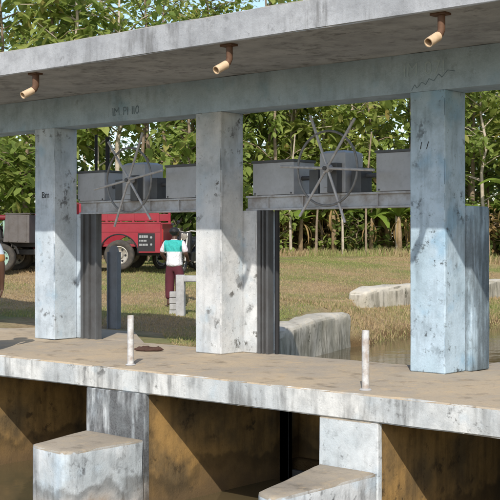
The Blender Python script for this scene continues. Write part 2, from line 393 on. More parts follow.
# deck
deck = rough(obj('deck', MB().box(-14, 8, -1.839, .55, -.254, 0), 'deck', weir, bevel=.015), .13, .009, .03)
rough(obj('deck_slab', MB().prism([(-14, .553), (-4.7, .553), (-6.3, 1.85), (-14, 1.85)], -.254, -.004), 'deck', weir, bevel=.01), .3, .006, .015)
obj('apron_slab', MB().prism([(-4.69, .556), (-4.15, .556), (-5.3, 1.95), (-6.38, 1.95), (-6.3, 1.86)], -.3, -.06), 'wall', weir, bevel=.01)
# piers
PX = [(-9.55, -8.6), (-6.35, -5.42), (-3.145, -2.19), (.2, .87), (3.3, 4.2)]
NOSE = [(-2.85, .3), (-2.85, .3), (-2.86, .26), (-3.2, .36), (-3.1, .3)]
for (a, b), (ny_, tp), zt in zip(PX, NOSE, (-.74, -.74, -.74, -.70, -.70)):
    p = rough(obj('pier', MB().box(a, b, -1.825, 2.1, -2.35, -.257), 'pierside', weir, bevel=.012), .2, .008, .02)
    p2 = rough(obj('pier_face', MB().box(a - .004, b + .004, -1.842, -1.77, -2.3, -.2545), 'pierdark' if a < -3 and a > -4 else 'pier', p, bevel=.01), .12, .006, .018)
    n_ = rough(obj('pier_nose', MB().prism([(a, -1.846), (a + tp, ny_ + .05), (a + tp + .08, ny_), (b - .09, ny_ - .06), (b - .01, ny_ + .04), (b, -1.846)], -2.3, zt), 'pier', p, bevel=.03), .12, .006, .010)
    obj('pier_top', MB().box(a, b, .553, 2.1, -.2545, -.006), 'deck', weir, bevel=.01) if a > 0 else None
# walls closing the bays at the back below the deck
for a, b, y0, y1, zt in ((-8.6, -6.35, 1.0, 1.2, -.257), (-5.42, -3.145, .57, .75, -.257), (.87, 3.3, .57, .75, -.55), (-2.19, .2, .82, 1.0, -.56), (4.2, 8, .57, .75, -.257), (-14, -9.55, .57, .75, -.257)):
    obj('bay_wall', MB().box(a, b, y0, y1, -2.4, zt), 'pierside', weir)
# drain pipes under the roof edge
for x, y in ((-7.6, -1.72), (-4.21, -1.72), (-1.06, -1.72), (1.47, -1.72), (4.6, -1.7)):
    p = obj('drain_pipe', MB().tube([(x, y, RB + .02), (x, y, RB - .15), (x - .005, y - .02, RB - .19), (x - .01, y - .05, RB - .215)], .038 + .004 * math.sin(x * 7), 14), 'rust', weir, smooth=True)
    obj('pipe_flange', MB().box(x - .09, x + .07, y - .05, y + .05, RB - .02, RB + .01), 'rust', p)
    mb = MB().lathe((x - .01, y - .04, RB - .21), Vector((-.05, -.82, -.42)), [(.03, .0), (.043, .0), (.043, .16), (.035, .16), (.035, .03), (0, .03)], 18)
    obj('spout', mb, 'pvc', p, smooth=True)
# painted letters and marks
def letters(txt, size, loc, mat, parent):
    x = loc[0]
    for ch in txt:
        if ch == ' ': x += size * .35; continue
        me = text_mesh(ch, size, .0008); o = link('painted_letter', me, mat, parent); wd = o.dimensions.x
        o.location = (x + wd / 2, loc[1], loc[2] + random.uniform(-.02, .02) * size); o.rotation_euler = (R(90), R(random.uniform(-4, 4)), 0); x += wd + size * .12
letters('IM P1 110', .155, (-4.75, -.001, 3.125), 'inkblue', beam)
letters('IM 071', .2, (-.08, -.001, 3.235), 'chalk', beam)
letters('/ /', .11, (.13, -.007, 2.42), 'ink', cols[3])
letters('Bm', .13, (-6.24, -.007, 2.05), 'ink', cols[1])
def scrawl(pts, y, w_, mat, parent):
    m_ = MB()
    for (x0, z0), (x1, z1) in zip(pts[:-1], pts[1:]):
        d = Vector((x1 - x0, z1 - z0)); n = Vector((-d.y, d.x)).normalized() * w_
        m_.add([(x0 + n.x, y, z0 + n.y), (x0 - n.x, y, z0 - n.y), (x1 - n.x, y, z1 - n.y), (x1 + n.x, y, z1 + n.y)], [(0, 1, 2, 3)])
    return obj('painted_scrawl', m_, mat, parent)
scrawl([(.02, 3.02), (.06, 3.08), (.09, 3.04), (.15, 3.1), (.2, 3.07), (.24, 3.13), (.3, 3.1), (.36, 3.17), (.4, 3.13), (.47, 3.2), (.56, 3.18)], -.001, .004, 'inkblue', beam)

# ------------------------------------------------------------------ gate hoists
def PXR(x): return next((b + .004 for a, b in PX if a - .6 < x < b), x)
def hoist(x0, x1, covers, gear, wheel, angs, guides, label, stems):
    g = thing('gate_hoist', label, 'gate hoist', (x0, .55, 1.78)); off = Vector((x0, .55, 1.78))
    def part(name, mb, mat, par=None, **k):
        o = obj(name, mb, mat, par or g, **k)
        if par is None: o.location = -off
        return o
    b = part('platform_beam', MB().prism_y([(0, 0)], 0, 0) if False else MB().add(*chan(x0, x1)), 'gbeam', bevel=.004)
    obj('rear_beam', MB().box(x0 + .05, x1, .74, .82, 1.79, 1.955), 'gbeam', b)
    for xb in np.arange(x0 + .35, x1 - .2, .55): obj('stiffener', MB().box(xb, xb + .014, .462, .50, 1.80, 1.95), 'gbeam', b)
    for a, e, zt in covers:
        c = part('gear_cover', MB().box(a, e, .45, .86, 1.972, zt), 'cover', bevel=.008)
        obj('cover_lid', MB().box(a - .012, e + .012, .436, .874, zt, zt + .03), 'steel', c, bevel=.003)
        for dx in (.03, e - a - .05): obj('bolt', MB().lathe((a + dx + .01, .45, 1.99), (0, -1, 0), [(.012, 0), (.012, .008), (0, .008)], 6), 'steel', c)
    a, e, zt = gear
    gb = part('gearbox', MB().add([(a, .45, 1.972), (e, .45, 1.972), (e, .80, 1.972), (a, .80, 1.972), (a, .45, zt - .03), (e, .45, zt - .03), (e, .80, zt - .03), (a, .80, zt - .03),
              (a + .06, .5, zt), (e - .06, .5, zt), (e - .06, .75, zt), (a + .06, .75, zt)],
              [(0, 3, 2, 1), (0, 1, 5, 4), (1, 2, 6, 5), (2, 3, 7, 6), (3, 0, 4, 7), (4, 5, 9, 8), (5, 6, 10, 9), (6, 7, 11, 10), (7, 4, 8, 11), (8, 9, 10, 11)]), 'cover', bevel=.008)
    obj('inspection_plate', MB().box(a + .07, e - .07, .436, .447, 2.04, 2.2), 'cover', gb, bevel=.003)
    part('cross_shaft', MB().tube([(covers[0][1] - .05, .62, 2.17), (covers[1][0] + .05, .62, 2.17)], .028, 12), 'steel', smooth=True)
    for sx in (.28, -.24):
        xx = e + .05 if sx > 0 else a - .2
        part('bracket', MB().box(xx, xx + .14, .5, .72, 1.972, 2.26), 'steel', bevel=.006)
    wx, wy, wz, r = wheel
    h = part('handwheel', MB().lathe((wx, wy + .2, wz), (0, -1, 0), [(.0, -.01), (.03, -.01), (.03, .15), (.05, .15), (.05, .225), (.035, .24), (0, .24)], 20), 'wheelm', smooth=True)
    obj('rim', MB().torus((wx, wy, wz), (0, 1, 0), r, .0145, 56, 10), 'rimm', h, smooth=True)
    for k, an in enumerate(angs):
        d = Vector((math.cos(R(an)), 0, math.sin(R(an)))) * .685; yy = wy - .022 + k * .014
        obj('spoke', MB().tube([Vector((wx, yy, wz)) - d, Vector((wx, yy, wz)) + d], .0165, 10), 'wheelm', h, smooth=True)
    obj('hub_bolt', MB().lathe((wx, wy - .04, wz), (0, -1, 0), [(.028, 0), (.028, .02), (0, .02)], 6), 'steel', h)
    part('wheel_bearing', MB().box(wx - .07, wx + .07, .34, .448, wz - .28, wz + .07), 'steel', bevel=.01)
    for a, e, z0 in guides:
        m_ = MB(); wd = e - a
        m_.box(a, e, .47, .49, z0, 1.785); m_.box(a, a + .05, .43, .468, z0, 1.785); m_.box(a + wd * .45, a + wd * .45 + .02, .43, .468, z0, 1.785); m_.box(e - .035, e, .43, .468, z0, 1.785)
        gd = part('guide_channel', m_, 'steel')
        obj('guide_flange', MB().box(e - .012, e, .492, .53, z0, 1.785), 'steel', gd)
    for a, e, z0 in guides:
        a2 = max(a, PXR(a)) ; part('lower_guide', MB().box(a2, a2 + .14, .43, .5, -2.2, -.26), 'steel', bevel=.004)
    for (sx, sy, za, zb, sr) in stems:
        part('lift_stem', MB().tube([(sx, sy, za), (sx, sy, zb)], sr, 10), 'black', smooth=True)
    lf = part('gate_leaf', MB().box(guides[0][1] - .08, guides[1][0] + .08, .51, .56, -2.25, -1.4), 'steel', bevel=.004)
    for zz in (-1.9, -1.6): obj('leaf_rib', MB().box(guides[0][1], guides[1][0], .44, .508, zz, zz + .07), 'steel', lf)
    return g
def chan(x0, x1):
    pr = [(.452, 1.783), (.60, 1.783), (.60, 1.797), (.505, 1.797), (.505, 1.953), (.60, 1.953), (.60, 1.968), (.452, 1.968), (.452, 1.945), (.49, 1.94), (.49, 1.812), (.452, 1.806)]
    n = len(pr)
    return ([(x0, y, z) for y, z in pr] + [(x1, y, z) for y, z in pr],
            [tuple(range(n)), tuple(range(n, 2 * n))[::-1]] + [(i, (i + 1) % n, n + (i + 1) % n, n + i) for i in range(n)])
hoist(-5.97, -3.23, [(-6.0, -5.42, 2.37), (-4.19, -3.58, 2.385)], (-5.05, -4.6, 2.48), (-4.70, .25, 2.225, .438), (9, 66, 128),
      [(-5.908, -5.57, .002), (-3.56, -3.31, .002)], 'grey gate hoist with spoked handwheel between the left and middle pillars',
      [(-5.79, .62, 2.38, 2.93, .022), (-5.545, .62, 2.38, 2.88, .03)])
hoist(-2.76, -.105, [(-2.64, -1.98, 2.37), (-.76, -.19, 2.41)], (-1.58, -1.2, 2.475), (-1.315, .25, 2.25, .435), (-4, 54, 112),
      [(-2.548, -2.37, .002), (-.27, -.104, .002)], 'grey gate hoist with spoked handwheel between the middle and right pillars',
      [(-2.30, .52, .002, 1.78, .03)])

# ------------------------------------------------------------------ posts and small things on the deck
for (x, y, l) in ((-2.739, -1.538, 'short white pipe post on the deck in front of the middle pillar'), (.55, -1.582, 'short white pipe post on the deck in front of the right pillar')):
    t = thing('railing_post', l, 'post', (x, y, 0), 0, 'pipe posts along the deck edge')
    obj('pipe', MB().lathe((0, 0, 0), (0, 0, 1), [(.0, .002), (.036, .002), (.036, .56), (.031, .562), (.031, .5), (0, .5)], 20), 'post', t, smooth=True)
    obj('base_collar', MB().lathe((0, 0, 0), (0, 0, 1), [(.0, .001), (.06, .001), (.052, .012), (.04, .016), (.037, .016)], 20), 'railc', t, smooth=True)
gz = float(ground_z(-7.05, 2.1))
t = thing('steel_post', 'grey steel channel post with rounded top behind the left gate guide', 'post', (-7.05, 2.1, gz), R(15))
sec = [(-.09, 0), (-.09, 1.24), (-.075, 1.3), (-.04, 1.33), (.0, 1.335), (.04, 1.33), (.075, 1.3), (.09, 1.24), (.09, 0)]
obj('web', MB().prism_y(sec, -.012, .012), 'greypost', t, bevel=.003)
for s in (-1, 1): obj('flange', MB().box(s * .09 - .008, s * .09 + .008, -.06, .06, -.02, 1.235), 'greypost', t, bevel=.003)
# concrete rail
rx_, ry_ = at_depth(182, 20.6); gz = float(ground_z(rx_, ry_))
t = thing('concrete_railing', 'low grey concrete railing half hidden behind the middle pillar', 'railing', (rx_, ry_, gz), TH - R(12))
for dx, dy in ((-.03, .02), (1.25, -.1)): rough(obj('post', MB().box(dx - .075, dx + .075, dy - .06, dy + .06, -.1, .72), 'railc', t, bevel=.01), .12, .004, .012)
rough(obj('rail', MB().box(.05, 1.17, -.07, .03, .60, .71), 'railc', t, bevel=.01), .12, .004, .012)
bx_, by_ = at_depth(173.5, 20.9); gz = float(ground_z(bx_, by_))
t = thing('block_stub', 'short stub of pale stacked blocks left of the concrete railing', 'blocks', (bx_, by_, gz), TH)
for k in range(4): obj('block', MB().box(-.07 + .004 * (k % 2), .07 + .004 * (k % 2), -.07, .07, -.04 + k * .11, .06 + k * .11), 'railc', t, bevel=.008)
# mud clod
mb = MB().ball((0, 0, .022), (.2, .05, .035), 26, 12)
mb.v = [(x + .03 * mnoise.noise(Vector((x * 9, y * 9, z * 9))), y + .045 * mnoise.noise(Vector((x * 14, y * 9, 3))), max(.001, z * (1 + .9 * mnoise.noise(Vector((x * 17, y * 12, 7)))))) for x, y, z in mb.v]
o = tag(obj('mud_clod', mb, 'clod', smooth=True), 'dark brown lump of mud or rag lying on the deck by the pipe post', 'clod'); r_ = ray(149, 351); t_ = -CZ / r_.z; o.location = (CX + r_.x * t_, CY + r_.y * t_, 0); o.rotation_euler = (0, 0, R(35))

# ------------------------------------------------------------------ canal walls
def wall_run(name, pts, th, z0, label, cat):
    mbp = MB(); L, Rr = [], []
    P_ = [Vector((x, y, 0)) for x, y, z in pts]
    for i, p in enumerate(P_):
        d = (P_[min(i + 1, len(P_) - 1)] - P_[max(i - 1, 0)]).normalized(); n = Vector((-d.y, d.x, 0)) * th / 2
        L.append(p + n); Rr.append(p - n)
    n = len(P_); vs_, fs = [], []
    for i in range(n):
        zt = pts[i][2]; vs_ += [(L[i].x, L[i].y, z0), (L[i].x, L[i].y, zt), (Rr[i].x, Rr[i].y, zt), (Rr[i].x, Rr[i].y, z0)]
    for i in range(n - 1):
        a, b = i * 4, i * 4 + 4
        for k in range(4): fs.append((a + k, a + (k + 1) % 4, b + (k + 1) % 4, b + k))
    fs += [(0, 3, 2, 1), ((n - 1) * 4, (n - 1) * 4 + 1, (n - 1) * 4 + 2, (n - 1) * 4 + 3)]
    o = rough(obj(name, mbp.add(vs_, fs), 'wall', bevel=.11, segs=4), .2, .05, .03); return tag(o, label, cat)
wall_run('wing_wall', [(-3.8, 1.25, -.1), (-4.5, 2.4, -.06), (-5.2, 3.85, .0), (-5.85, 5.6, .06), (-6.35, 7.0, .06), (-6.42, 7.25, .0)], .56, -1.6, 'low weathered concrete wing wall behind the right gate hoist', 'wall')
wall_run('canal_wall', [(-8.36, 10.45, .28), (-8.33, 10.9, .36), (-8.3, 12.4, .38), (-8.55, 16.7, .38), (-9.2, 26, .4), (-10, 40, .42)], .55, -.75, 'low mossy concrete canal wall across the grass bank near the right pillar', 'wall')

# ------------------------------------------------------------------ vehicles
def wheel(par, x, y, z, r, wd, side, rim):
    t = link('wheel', MB().lathe((0, 0, 0), (0, side, 0), [(r * .62, -wd * .5), (r * .9, -wd * .5), (r * .98, -wd * .38), (r, -wd * .15), (r, wd * .15), (r * .98, wd * .38), (r * .9, wd * .5), (r * .62, wd * .5), (r * .6, wd * .3), (r * .6, -wd * .3)], 40).mesh('tyre', True), 'tyre', par)
    t.location = (x, y, z)
    ro = obj('rim', MB().lathe((0, 0, 0), (0, side, 0), [(r * .61, wd * .42), (r * .56, wd * .44), (r * .53, wd * .2), (r * .3, wd * .12), (r * .22, wd * .3), (0, wd * .32)], 32), rim, t, smooth=True)
    for k in range(6):
        a = k * math.pi / 3
        obj('rim_hole', MB().lathe((math.cos(a) * r * .41, side * wd * .165, math.sin(a) * r * .41), (0, side, 0), [(r * .075, 0), (r * .075, .012), (0, .012)], 10), 'black', t)
    return t
def arch_profile(x0, x1, zb, zt, arches, r):
    pts = [(x0, zb)]
    for ax, az in arches:
        dz = zb - az; h = math.sqrt(max(r * r - dz * dz, 0)); a0 = math.atan2(dz, -h); a1 = math.atan2(dz, h)
        if a0 < 0: a0 += 2 * math.pi
        for k in range(15): a = a0 + (a1 - a0) * k / 14; pts.append((ax + r * math.cos(a), az + r * math.sin(a)))
    return pts + [(x1, zb), (x1, zt), (x0, zt)]
px_, py_ = at_depth(126, 29.0)
yaw = TH + R(-6)
pz = float(ground_z(px_, py_))
pick = thing('pickup_truck', 'faded red pickup truck with high stake sides parked on the dry grass', 'pickup truck', (px_, py_, pz), yaw)
# local: +x to the tail, -y to the camera; rear axle at x = 0
WB = 2.55; r = .37
def panel_side(s):
    y = s * .80
    m_ = MB().prism_y(arch_profile(-1.02, 1.02, .43, 1.14, [(0, .40)], .46), y - .025, y + .025)
    return m_
for s in (-1, 1):
    sd_ = obj('bed_side', panel_side(s), 'red', pick, bevel=.008)
    obj('bed_rail', MB().box(-1.02, 1.03, s * .80 - .04, s * .80 + .04, 1.142, 1.175), 'red', sd_, bevel=.008)
    obj('crease', MB().box(-1.0, 1.0, s * .828 - .008, s * .828 + .008, .93, .95), 'red', sd_)
    st = obj('stake_side', MB().box(-.98, .98, s * .80 - .015, s * .80 + .015, 1.42, 1.60), 'red', pick, bevel=.005)
    obj('stake_board', MB().box(-.98, .98, s * .80 - .015, s * .80 + .015, 1.215, 1.395), 'red', st, bevel=.005)
    for xx in (-.95, -.3, .35, .95): obj('stake_post', MB().box(xx - .03, xx + .03, s * .80 - .022, s * .80 + .022, 1.176, 1.60), 'red', st, bevel=.005)
    obj('cab_side', MB().prism_y(arch_profile(-3.35, -1.06, .40, 1.12, [(-WB, .40)], .45)[:-2] + [(-1.06, 1.12), (-2.35, 1.12), (-3.25, .98), (-3.38, .8)], s * .79 - .02, s * .79 + .02), 'red', pick, bevel=.008)
    obj('door', MB().prism_y([(-2.1, .45), (-1.12, .45), (-1.12, 1.1), (-2.1, 1.1)], s * .812 - .008, s * .812 + .008), 'red', pick, bevel=.004)
    obj('side_window', MB().prism_y([(-2.12, 1.15), (-1.14, 1.15), (-1.2, 1.58), (-1.75, 1.58)], s * .74 - .008, s * .74 + .008), 'glass', pick)
    wheel(pick, 0, s * .74, r, r, .2, s, 'chrome'); wheel(pick, -WB, s * .72, r, r, .2, s, 'chrome')
    obj('wheel_flare', MB().tube([(.475 * math.cos(a), s * .832, .40 + .475 * math.sin(a)) for a in np.linspace(.05, math.pi - .05, 18)], .016, 6), 'black', pick, smooth=True)
obj('bed_floor', MB().box(-1.0, 1.0, -.775, .775, .58, .64), 'red', pick)
tg = obj('tailgate', MB().box(1.0, 1.05, -.77, .77, .56, 1.13), 'red', pick, bevel=.006)
obj('front_bulkhead', MB().box(-1.05, -1.01, -.77, .77, .5, 1.2), 'red', pick)
obj('cab_roof', MB().prism_y([(-2.4, 1.1), (-1.06, 1.1), (-1.1, 1.62), (-1.3, 1.68), (-1.75, 1.66)], -.72, .72), 'red', pick, bevel=.02)
obj('windshield', MB().add([(-2.42, -.68, 1.13), (-2.42, .68, 1.13), (-1.79, .64, 1.63), (-1.79, -.64, 1.63)], [(0, 1, 2, 3)]), 'glass', pick)
obj('hood', MB().prism_y([(-3.36, .55), (-2.3, .55), (-2.3, 1.10), (-3.22, .97), (-3.36, .85)], -.765, .765), 'red', pick, bevel=.02)
obj('chassis', MB().box(-3.2, 1.0, -.42, .42, .36, .5), 'darkmetal', pick)
for yy in (-.3, .3): obj('headlight', MB().box(-3.39, -3.36, yy * 2 - .1, yy * 2 + .1, .68, .84), 'chrome', pick, bevel=.01)
obj('rear_bumper', MB().box(1.06, 1.14, -.75, .75, .42, .54), 'chrome', pick, bevel=.015)
obj('front_bumper', MB().box(-3.5, -3.38, -.8, .8, .42, .55), 'chrome', pick, bevel=.015)
for yy in (-.72, .72): obj('tail_lamp', MB().box(1.052, 1.07, yy - .05, yy + .05, .7, 1.0), 'lamp', tg)
obj('running_board', MB().box(-2.0, -.62, -.86, -.7, .3, .35), 'chrome', pick, bevel=.01)
st = obj('sticker', MB().box(.47, .88, -.8345, -.8275, .47, .90), 'black', pick)
for row, (z, h, parts) in enumerate(((.79, .085, ((.5, .55), (.56, .60), (.61, .66), (.67, .71))), (.70, .06, ((.5, .53), (.545, .6), (.61, .68))), (.60, .07, ((.5, .57), (.58, .64), (.65, .71))))):
    for a, b in parts: obj('sticker_print', MB().box(a, b, -.838, -.835, z, z + h * .7), 'stickergrey', st)
for z in (.80, .63): obj('sticker_emblem', MB().lathe((.79, -.835, z), (0, -1, 0), [(.028, 0), (.028, .003), (0, .003)], 16), 'stickergrey', st)

fx, fy = at_depth(10.5, 28.2); fz = float(ground_z(fx, fy))
ft = thing('farm_truck', 'dusty farm truck with grey metal box and pale green wheel rims by the left pillar', 'farm truck', (fx, fy, fz), TH + R(-8))
for s in (-1, 1):
    wheel(ft, 0, s * .62, .345, .345, .2, s, 'greenrim'); wheel(ft, -2.1, s * .6, .345, .345, .2, s, 'greenrim')
obj('frame', MB().box(-2.6, 1.3, -.35, .35, .42, .55), 'darkmetal', ft, bevel=.01)
obj('axle', MB().tube([(0, -.55, .345), (0, .55, .345)], .05, 10), 'darkmetal', ft)
bx = obj('metal_box', MB().prism_y([(.08, .72), (.72, .70), (.72, 1.36), (.14, 1.38)], -.74, -.2), 'boxmetal', ft, bevel=.015)
for xx in (.2, .42, .62): obj('box_rib', MB().box(xx, xx + .025, -.752, -.741, .74, 1.34), 'boxmetal', bx)
obj('box_lid', MB().box(.12, .74, -.76, -.18, 1.382, 1.40), 'boxmetal', bx, bevel=.004)
obj('rear_box', MB().box(.05, 1.25, -.1, .66, .6, 1.25), 'boxmetal', ft, bevel=.015)
obj('mudguard', MB().tube([(.42 * math.cos(a), -.62, .36 + .42 * math.sin(a)) for a in np.linspace(.2, math.pi - .2, 14)], .03, 6), 'darkmetal', ft, smooth=True)
en = obj('engine', MB().box(-.62, -.02, -.45, .3, .62, 1.1), 'darkmetal', ft, bevel=.03)
obj('radiator', MB().box(-.5, -.12, -.56, -.46, .72, 1.28), 'darkmetal', en, bevel=.02)
obj('fuel_tank', MB().tube([(-.12, -.42, 1.3), (.06, -.42, 1.3)], .07, 14), 'maroonp', en, smooth=True)
for k in range(4): obj('hose', MB().tube([(-.4 + .12 * k, -.46, 1.0), (-.36 + .1 * k, -.62, .95 + .05 * k), (-.3 + .1 * k, -.6, .7)], .022, 8), 'black', en, smooth=True)
obj('exhaust_pipe', MB().tube([(-.1, -.5, 1.1), (.03, -.55, 1.22), (.06, -.55, .8)], .03, 10), 'greenrim', en, smooth=True)
obj('cab', MB().prism_y([(-2.6, .5), (-.8, .5), (-.8, 1.9), (-2.1, 1.9), (-2.6, 1.2)], -.68, .68), 'boxmetal', ft, bevel=.03)
obj('cab_window', MB().box(-1.9, -1.0, -.692, -.684, 1.25, 1.75), 'glass', ft)

def motorcycle(u, d, yaw, label, tankmat):
    x, y = at_depth(u, d); t = thing('motorcycle', label, 'motorcycle', (x, y, float(ground_z(x, y))), yaw, 'motorcycles beside the pickup')
    for wx in (-.62, .62):
        wl = obj('wheel', MB().torus((0, 0, 0), (0, 1, 0), .255, .045, 32, 10), 'tyre', t, smooth=True); wl.location = (wx, 0, .30)
        obj('rim', MB().torus((0, 0, 0), (0, 1, 0), .20, .018, 32, 8), 'chrome', wl, smooth=True)
        obj('hub', MB().tube([(0, -.06, 0), (0, .06, 0)], .055, 12), 'darkmetal', wl, smooth=True)
        for k in range(8):
            a = k * math.pi / 4; obj('wire_spoke', MB().tube([(0, 0, 0), (.2 * math.cos(a), 0, .2 * math.sin(a))], .005, 4), 'chrome', wl)
        obj('fender', MB().tube([(wx + .33 * math.cos(a), 0, .30 + .33 * math.sin(a)) for a in np.linspace(.5, 2.6, 10)], .05, 8), tankmat, t, smooth=True)
    for s in (-.07, .07):
        obj('fork', MB().tube([(-.62, s, .3), (-.42, s, .98)], .022, 8), 'chrome', t, smooth=True)
        obj('shock', MB().tube([(.62, s * 1.6, .3), (.45, s * 1.6, .68)], .025, 8), 'chrome', t, smooth=True)
        obj('mirror', MB().tube([(-.36, s * 4, 1.03), (-.34, s * 5, 1.18)], .007, 6).ball((-.34, s * 5, 1.21), (.012, .05, .035), 10, 6), 'black', t, smooth=True)
    obj('handlebar', MB().tube([(-.3, -.36, 1.02), (-.38, -.15, 1.04), (-.40, 0, 1.0), (-.38, .15, 1.04), (-.3, .36, 1.02)], .014, 8), 'chrome', t, smooth=True)
    obj('headlight', MB().lathe((-.46, 0, .9), (-1, 0, -.1), [(0, -.08), (.06, -.06), (.085, 0), (.08, .03), (0, .04)], 16), 'chrome', t, smooth=True)
    obj('leg_shield', MB().prism_y([(-.5, .5), (-.4, .45), (-.25, .95), (-.42, 1.02)], -.15, .15), tankmat, t, bevel=.02)
    obj('frame', MB().tube([(-.42, 0, .9), (-.25, 0, .5), (.1, 0, .42), (.45, 0, .62)], .045, 8), 'black', t, smooth=True)
    obj('engine', MB().box(-.2, .15, -.12, .12, .25, .52), 'darkmetal', t, bevel=.03)
    obj('tank', MB().ball((-.1, 0, .72), (.28, .13, .13), 14, 10), tankmat, t, smooth=True)
    obj('saddle', MB().prism_y([(-.08, .70), (.62, .76), (.66, .84), (.3, .82), (-.05, .80)], -.12, .12), 'black', t, bevel=.03)
    obj('muffler', MB().tube([(-.05, -.14, .26), (.3, -.15, .27), (.8, -.15, .36)], [.025, .04, .045], 10), 'chrome', t, smooth=True)
    obj('tail_lamp', MB().box(.66, .72, -.06, .06, .72, .80), 'lamp', t, bevel=.01)
    obj('kick_stand', MB().tube([(-.02, -.1, .3), (.05, -.24, .0)], .012, 6), 'darkmetal', t)
motorcycle(178, 30.2, TH + R(50), 'black motorcycle parked beyond the tail of the red pickup', 'black')
motorcycle(190, 29.6, TH + R(75), 'black motorcycle half hidden by the middle pillar', 'black')
motorcycle(186, 31.2, TH + R(20), 'dark motorcycle parked behind the other two beside the pickup', 'darkmetal')

# ------------------------------------------------------------------ people
def skinned(name, vr, edges, mat, parent, root=0, sub=2):
    me = bpy.data.meshes.new(name); me.from_pydata([v[0] for v in vr], edges, []); o = bpy.data.objects.new(name, me); COL.objects.link(o)
    sk = o.modifiers.new('skin', 'SKIN'); sk.branch_smoothing = .3
    for i, v in enumerate(vr):
        rr = v[1] if isinstance(v[1], tuple) else (v[1], v[1]); me.skin_vertices[0].data[i].radius = rr
    me.skin_vertices[0].data[root].use_root = True
    s2 = o.modifiers.new('sub', 'SUBSURF'); s2.levels = sub; s2.render_levels = sub
    ev = bpy.data.meshes.new_from_object(o.evaluated_get(bpy.context.evaluated_depsgraph_get())); bpy.data.objects.remove(o)
    ev.shade_smooth(); return link(name, ev, mat, parent)
def person(loc, rz, label, scale, shirt, trousers, armpose):
    t = thing('person', label, 'person', loc, rz); t.scale = (scale * 1.17, scale * 1.1, scale)
    V, E = [], []
    def add(p, r_, par=None):
        V.append((p, r_)); i = len(V) - 1
        if par is not None: E.append((par, i))
        return i
    pel = add((0, 0, .90), (.13, .10)); sp = add((0, -.01, 1.04), (.12, .09), pel); ch = add((0, 0, 1.22), (.145, .10), sp)
    nb = add((0, -.01, 1.36), .06, ch); nk = add((0, .0, 1.42), .048, nb); h1 = add((0, .02, 1.475), (.062, .075), nk); h2 = add((0, .02, 1.54), (.075, .092), h1); h3 = add((0, .01, 1.605), (.055, .065), h2)
    add((0, .125, 1.515), .014, h2)                       # nose
    for s in (-1, 1): add((s * .085, .01, 1.52), .012, h2)   # ears
    arms = []
    for s in (-1, 1):
        sh = add((s * .165, -.01, 1.325), .055, ch); el_, wr, hd = armpose[0 if s < 0 else 1]
        e1 = add(el_, .040, sh); w1 = add(wr, .027, e1); arms.append((sh, el_, wr))
        dv = (Vector(hd) - Vector(wr)).normalized(); p0 = Vector(wr) + dv * .05; pl = add(tuple(p0), (.03, .022), w1)
        kn = Vector(wr) + dv * .09; side = Vector((0, 1, 0)) if abs(dv.z) > .7 else Vector((1, 0, 0)) * s
        curl = Vector((-s, 0, 0)) * .03
        for k, (off, ln) in enumerate(((.03, .075), (.010, .085), (-.011, .078), (-.031, .06))):
            a = add(tuple(kn + side * off), .0095, pl); b = add(tuple(kn + side * off + dv * ln * .5 + curl * .15), .0085, a); add(tuple(kn + side * off + dv * ln + curl * .7), .0075, b)
        th_ = add(tuple(Vector(wr) + dv * .035 + side * .035), .011, pl); add(tuple(Vector(wr) + dv * .075 + side * .055 + curl * .4), .009, th_)
    legs = []
    for s in (-1, 1):
        hp = add((s * .09, 0, .83), .088, pel); k = add((s * .10, .03, .48), .06, hp); a = add((s * .10, -.015, .10), .038, k)
        he = add((s * .10, -.04, .045), .035, a); ba = add((s * .115, .10, .035), .033, he); add((s * .12, .17, .028), .022, ba); legs.append((s,))
    skinned('body', V, E, 'skin', t)
    # hair
    hm = MB(); n = 14
    hm.ball((0, -.004, 1.553), (.085, .104, .085), 20, 14)
    hv = [(x, y - (.015 if z < 1.57 else 0), max(z, (1.455 + .75 * max(y + .06, 0)) if y < .06 else 1.57)) for x, y, z in hm.v]; hm.v = hv
    obj('hair', hm, 'hair', t, smooth=True)
    for s in (-1, 1): obj('eye', MB().ball((s * .032, .098, 1.535), (.012, .006, .007), 8, 6), 'black', t, smooth=True)
    obj('mouth', MB().ball((0, .094, 1.472), (.022, .006, .006), 8, 6), 'lamp', t, smooth=True)
    # shirt
    sv = [((0, 0, .80), (.172, .15)), ((0, 0, .9), (.165, .14)), ((0, -.01, 1.03), (.148, .115)), ((0, 0, 1.22), (.165, .12)), ((0, -.01, 1.355), (.085, .075)), ((0, -.005, 1.395), (.062, .062))]; se = [(0, 1), (1, 2), (2, 3), (3, 4), (4, 5)]
    for s, (sh, el_, wr) in zip((-1, 1), arms):
        a = len(sv); p = Vector((s * .165, -.01, 1.325)); q_ = p.lerp(Vector(el_), .5); z_ = p.lerp(Vector(el_), .93)
        sv += [(tuple(p), .07), (tuple(q_), .062), (tuple(z_), .062)]; se += [(3, a), (a, a + 1), (a + 1, a + 2)]
    skinned('shirt', sv, se, shirt, t, 0)
    tv = [((0, 0, .97), (.125, .1)), ((0, 0, .86), (.138, .112))]; te = [(0, 1)]
    for s in (-1, 1):
        a = len(tv); tv += [((s * .088, 0, .76), .098), ((s * .10, .02, .48), .092), ((s * .10, -.01, .13), .074)]; te += [(1, a), (a, a + 1), (a + 1, a + 2)]
    skinned('trousers', tv, te, trousers, t, 0)
    for s in (-1, 1): obj('sandal', MB().box(s * .112 - .045, s * .112 + .045, -.085, .2, .0, .022), 'rubberfoot', t, bevel=.008)
    return t
bent = [((-.24, -.03, 1.08), (-.21, .13, .93), (-.16, .24, .96)), ((.24, -.03, 1.08), (.21, .14, .93), (.16, .25, .95))]
hang = [((-.225, -.02, 1.06), (-.235, .04, .82), (-.235, .06, .7)), ((.225, -.02, 1.06), (.235, .04, .82), (.235, .06, .7))]
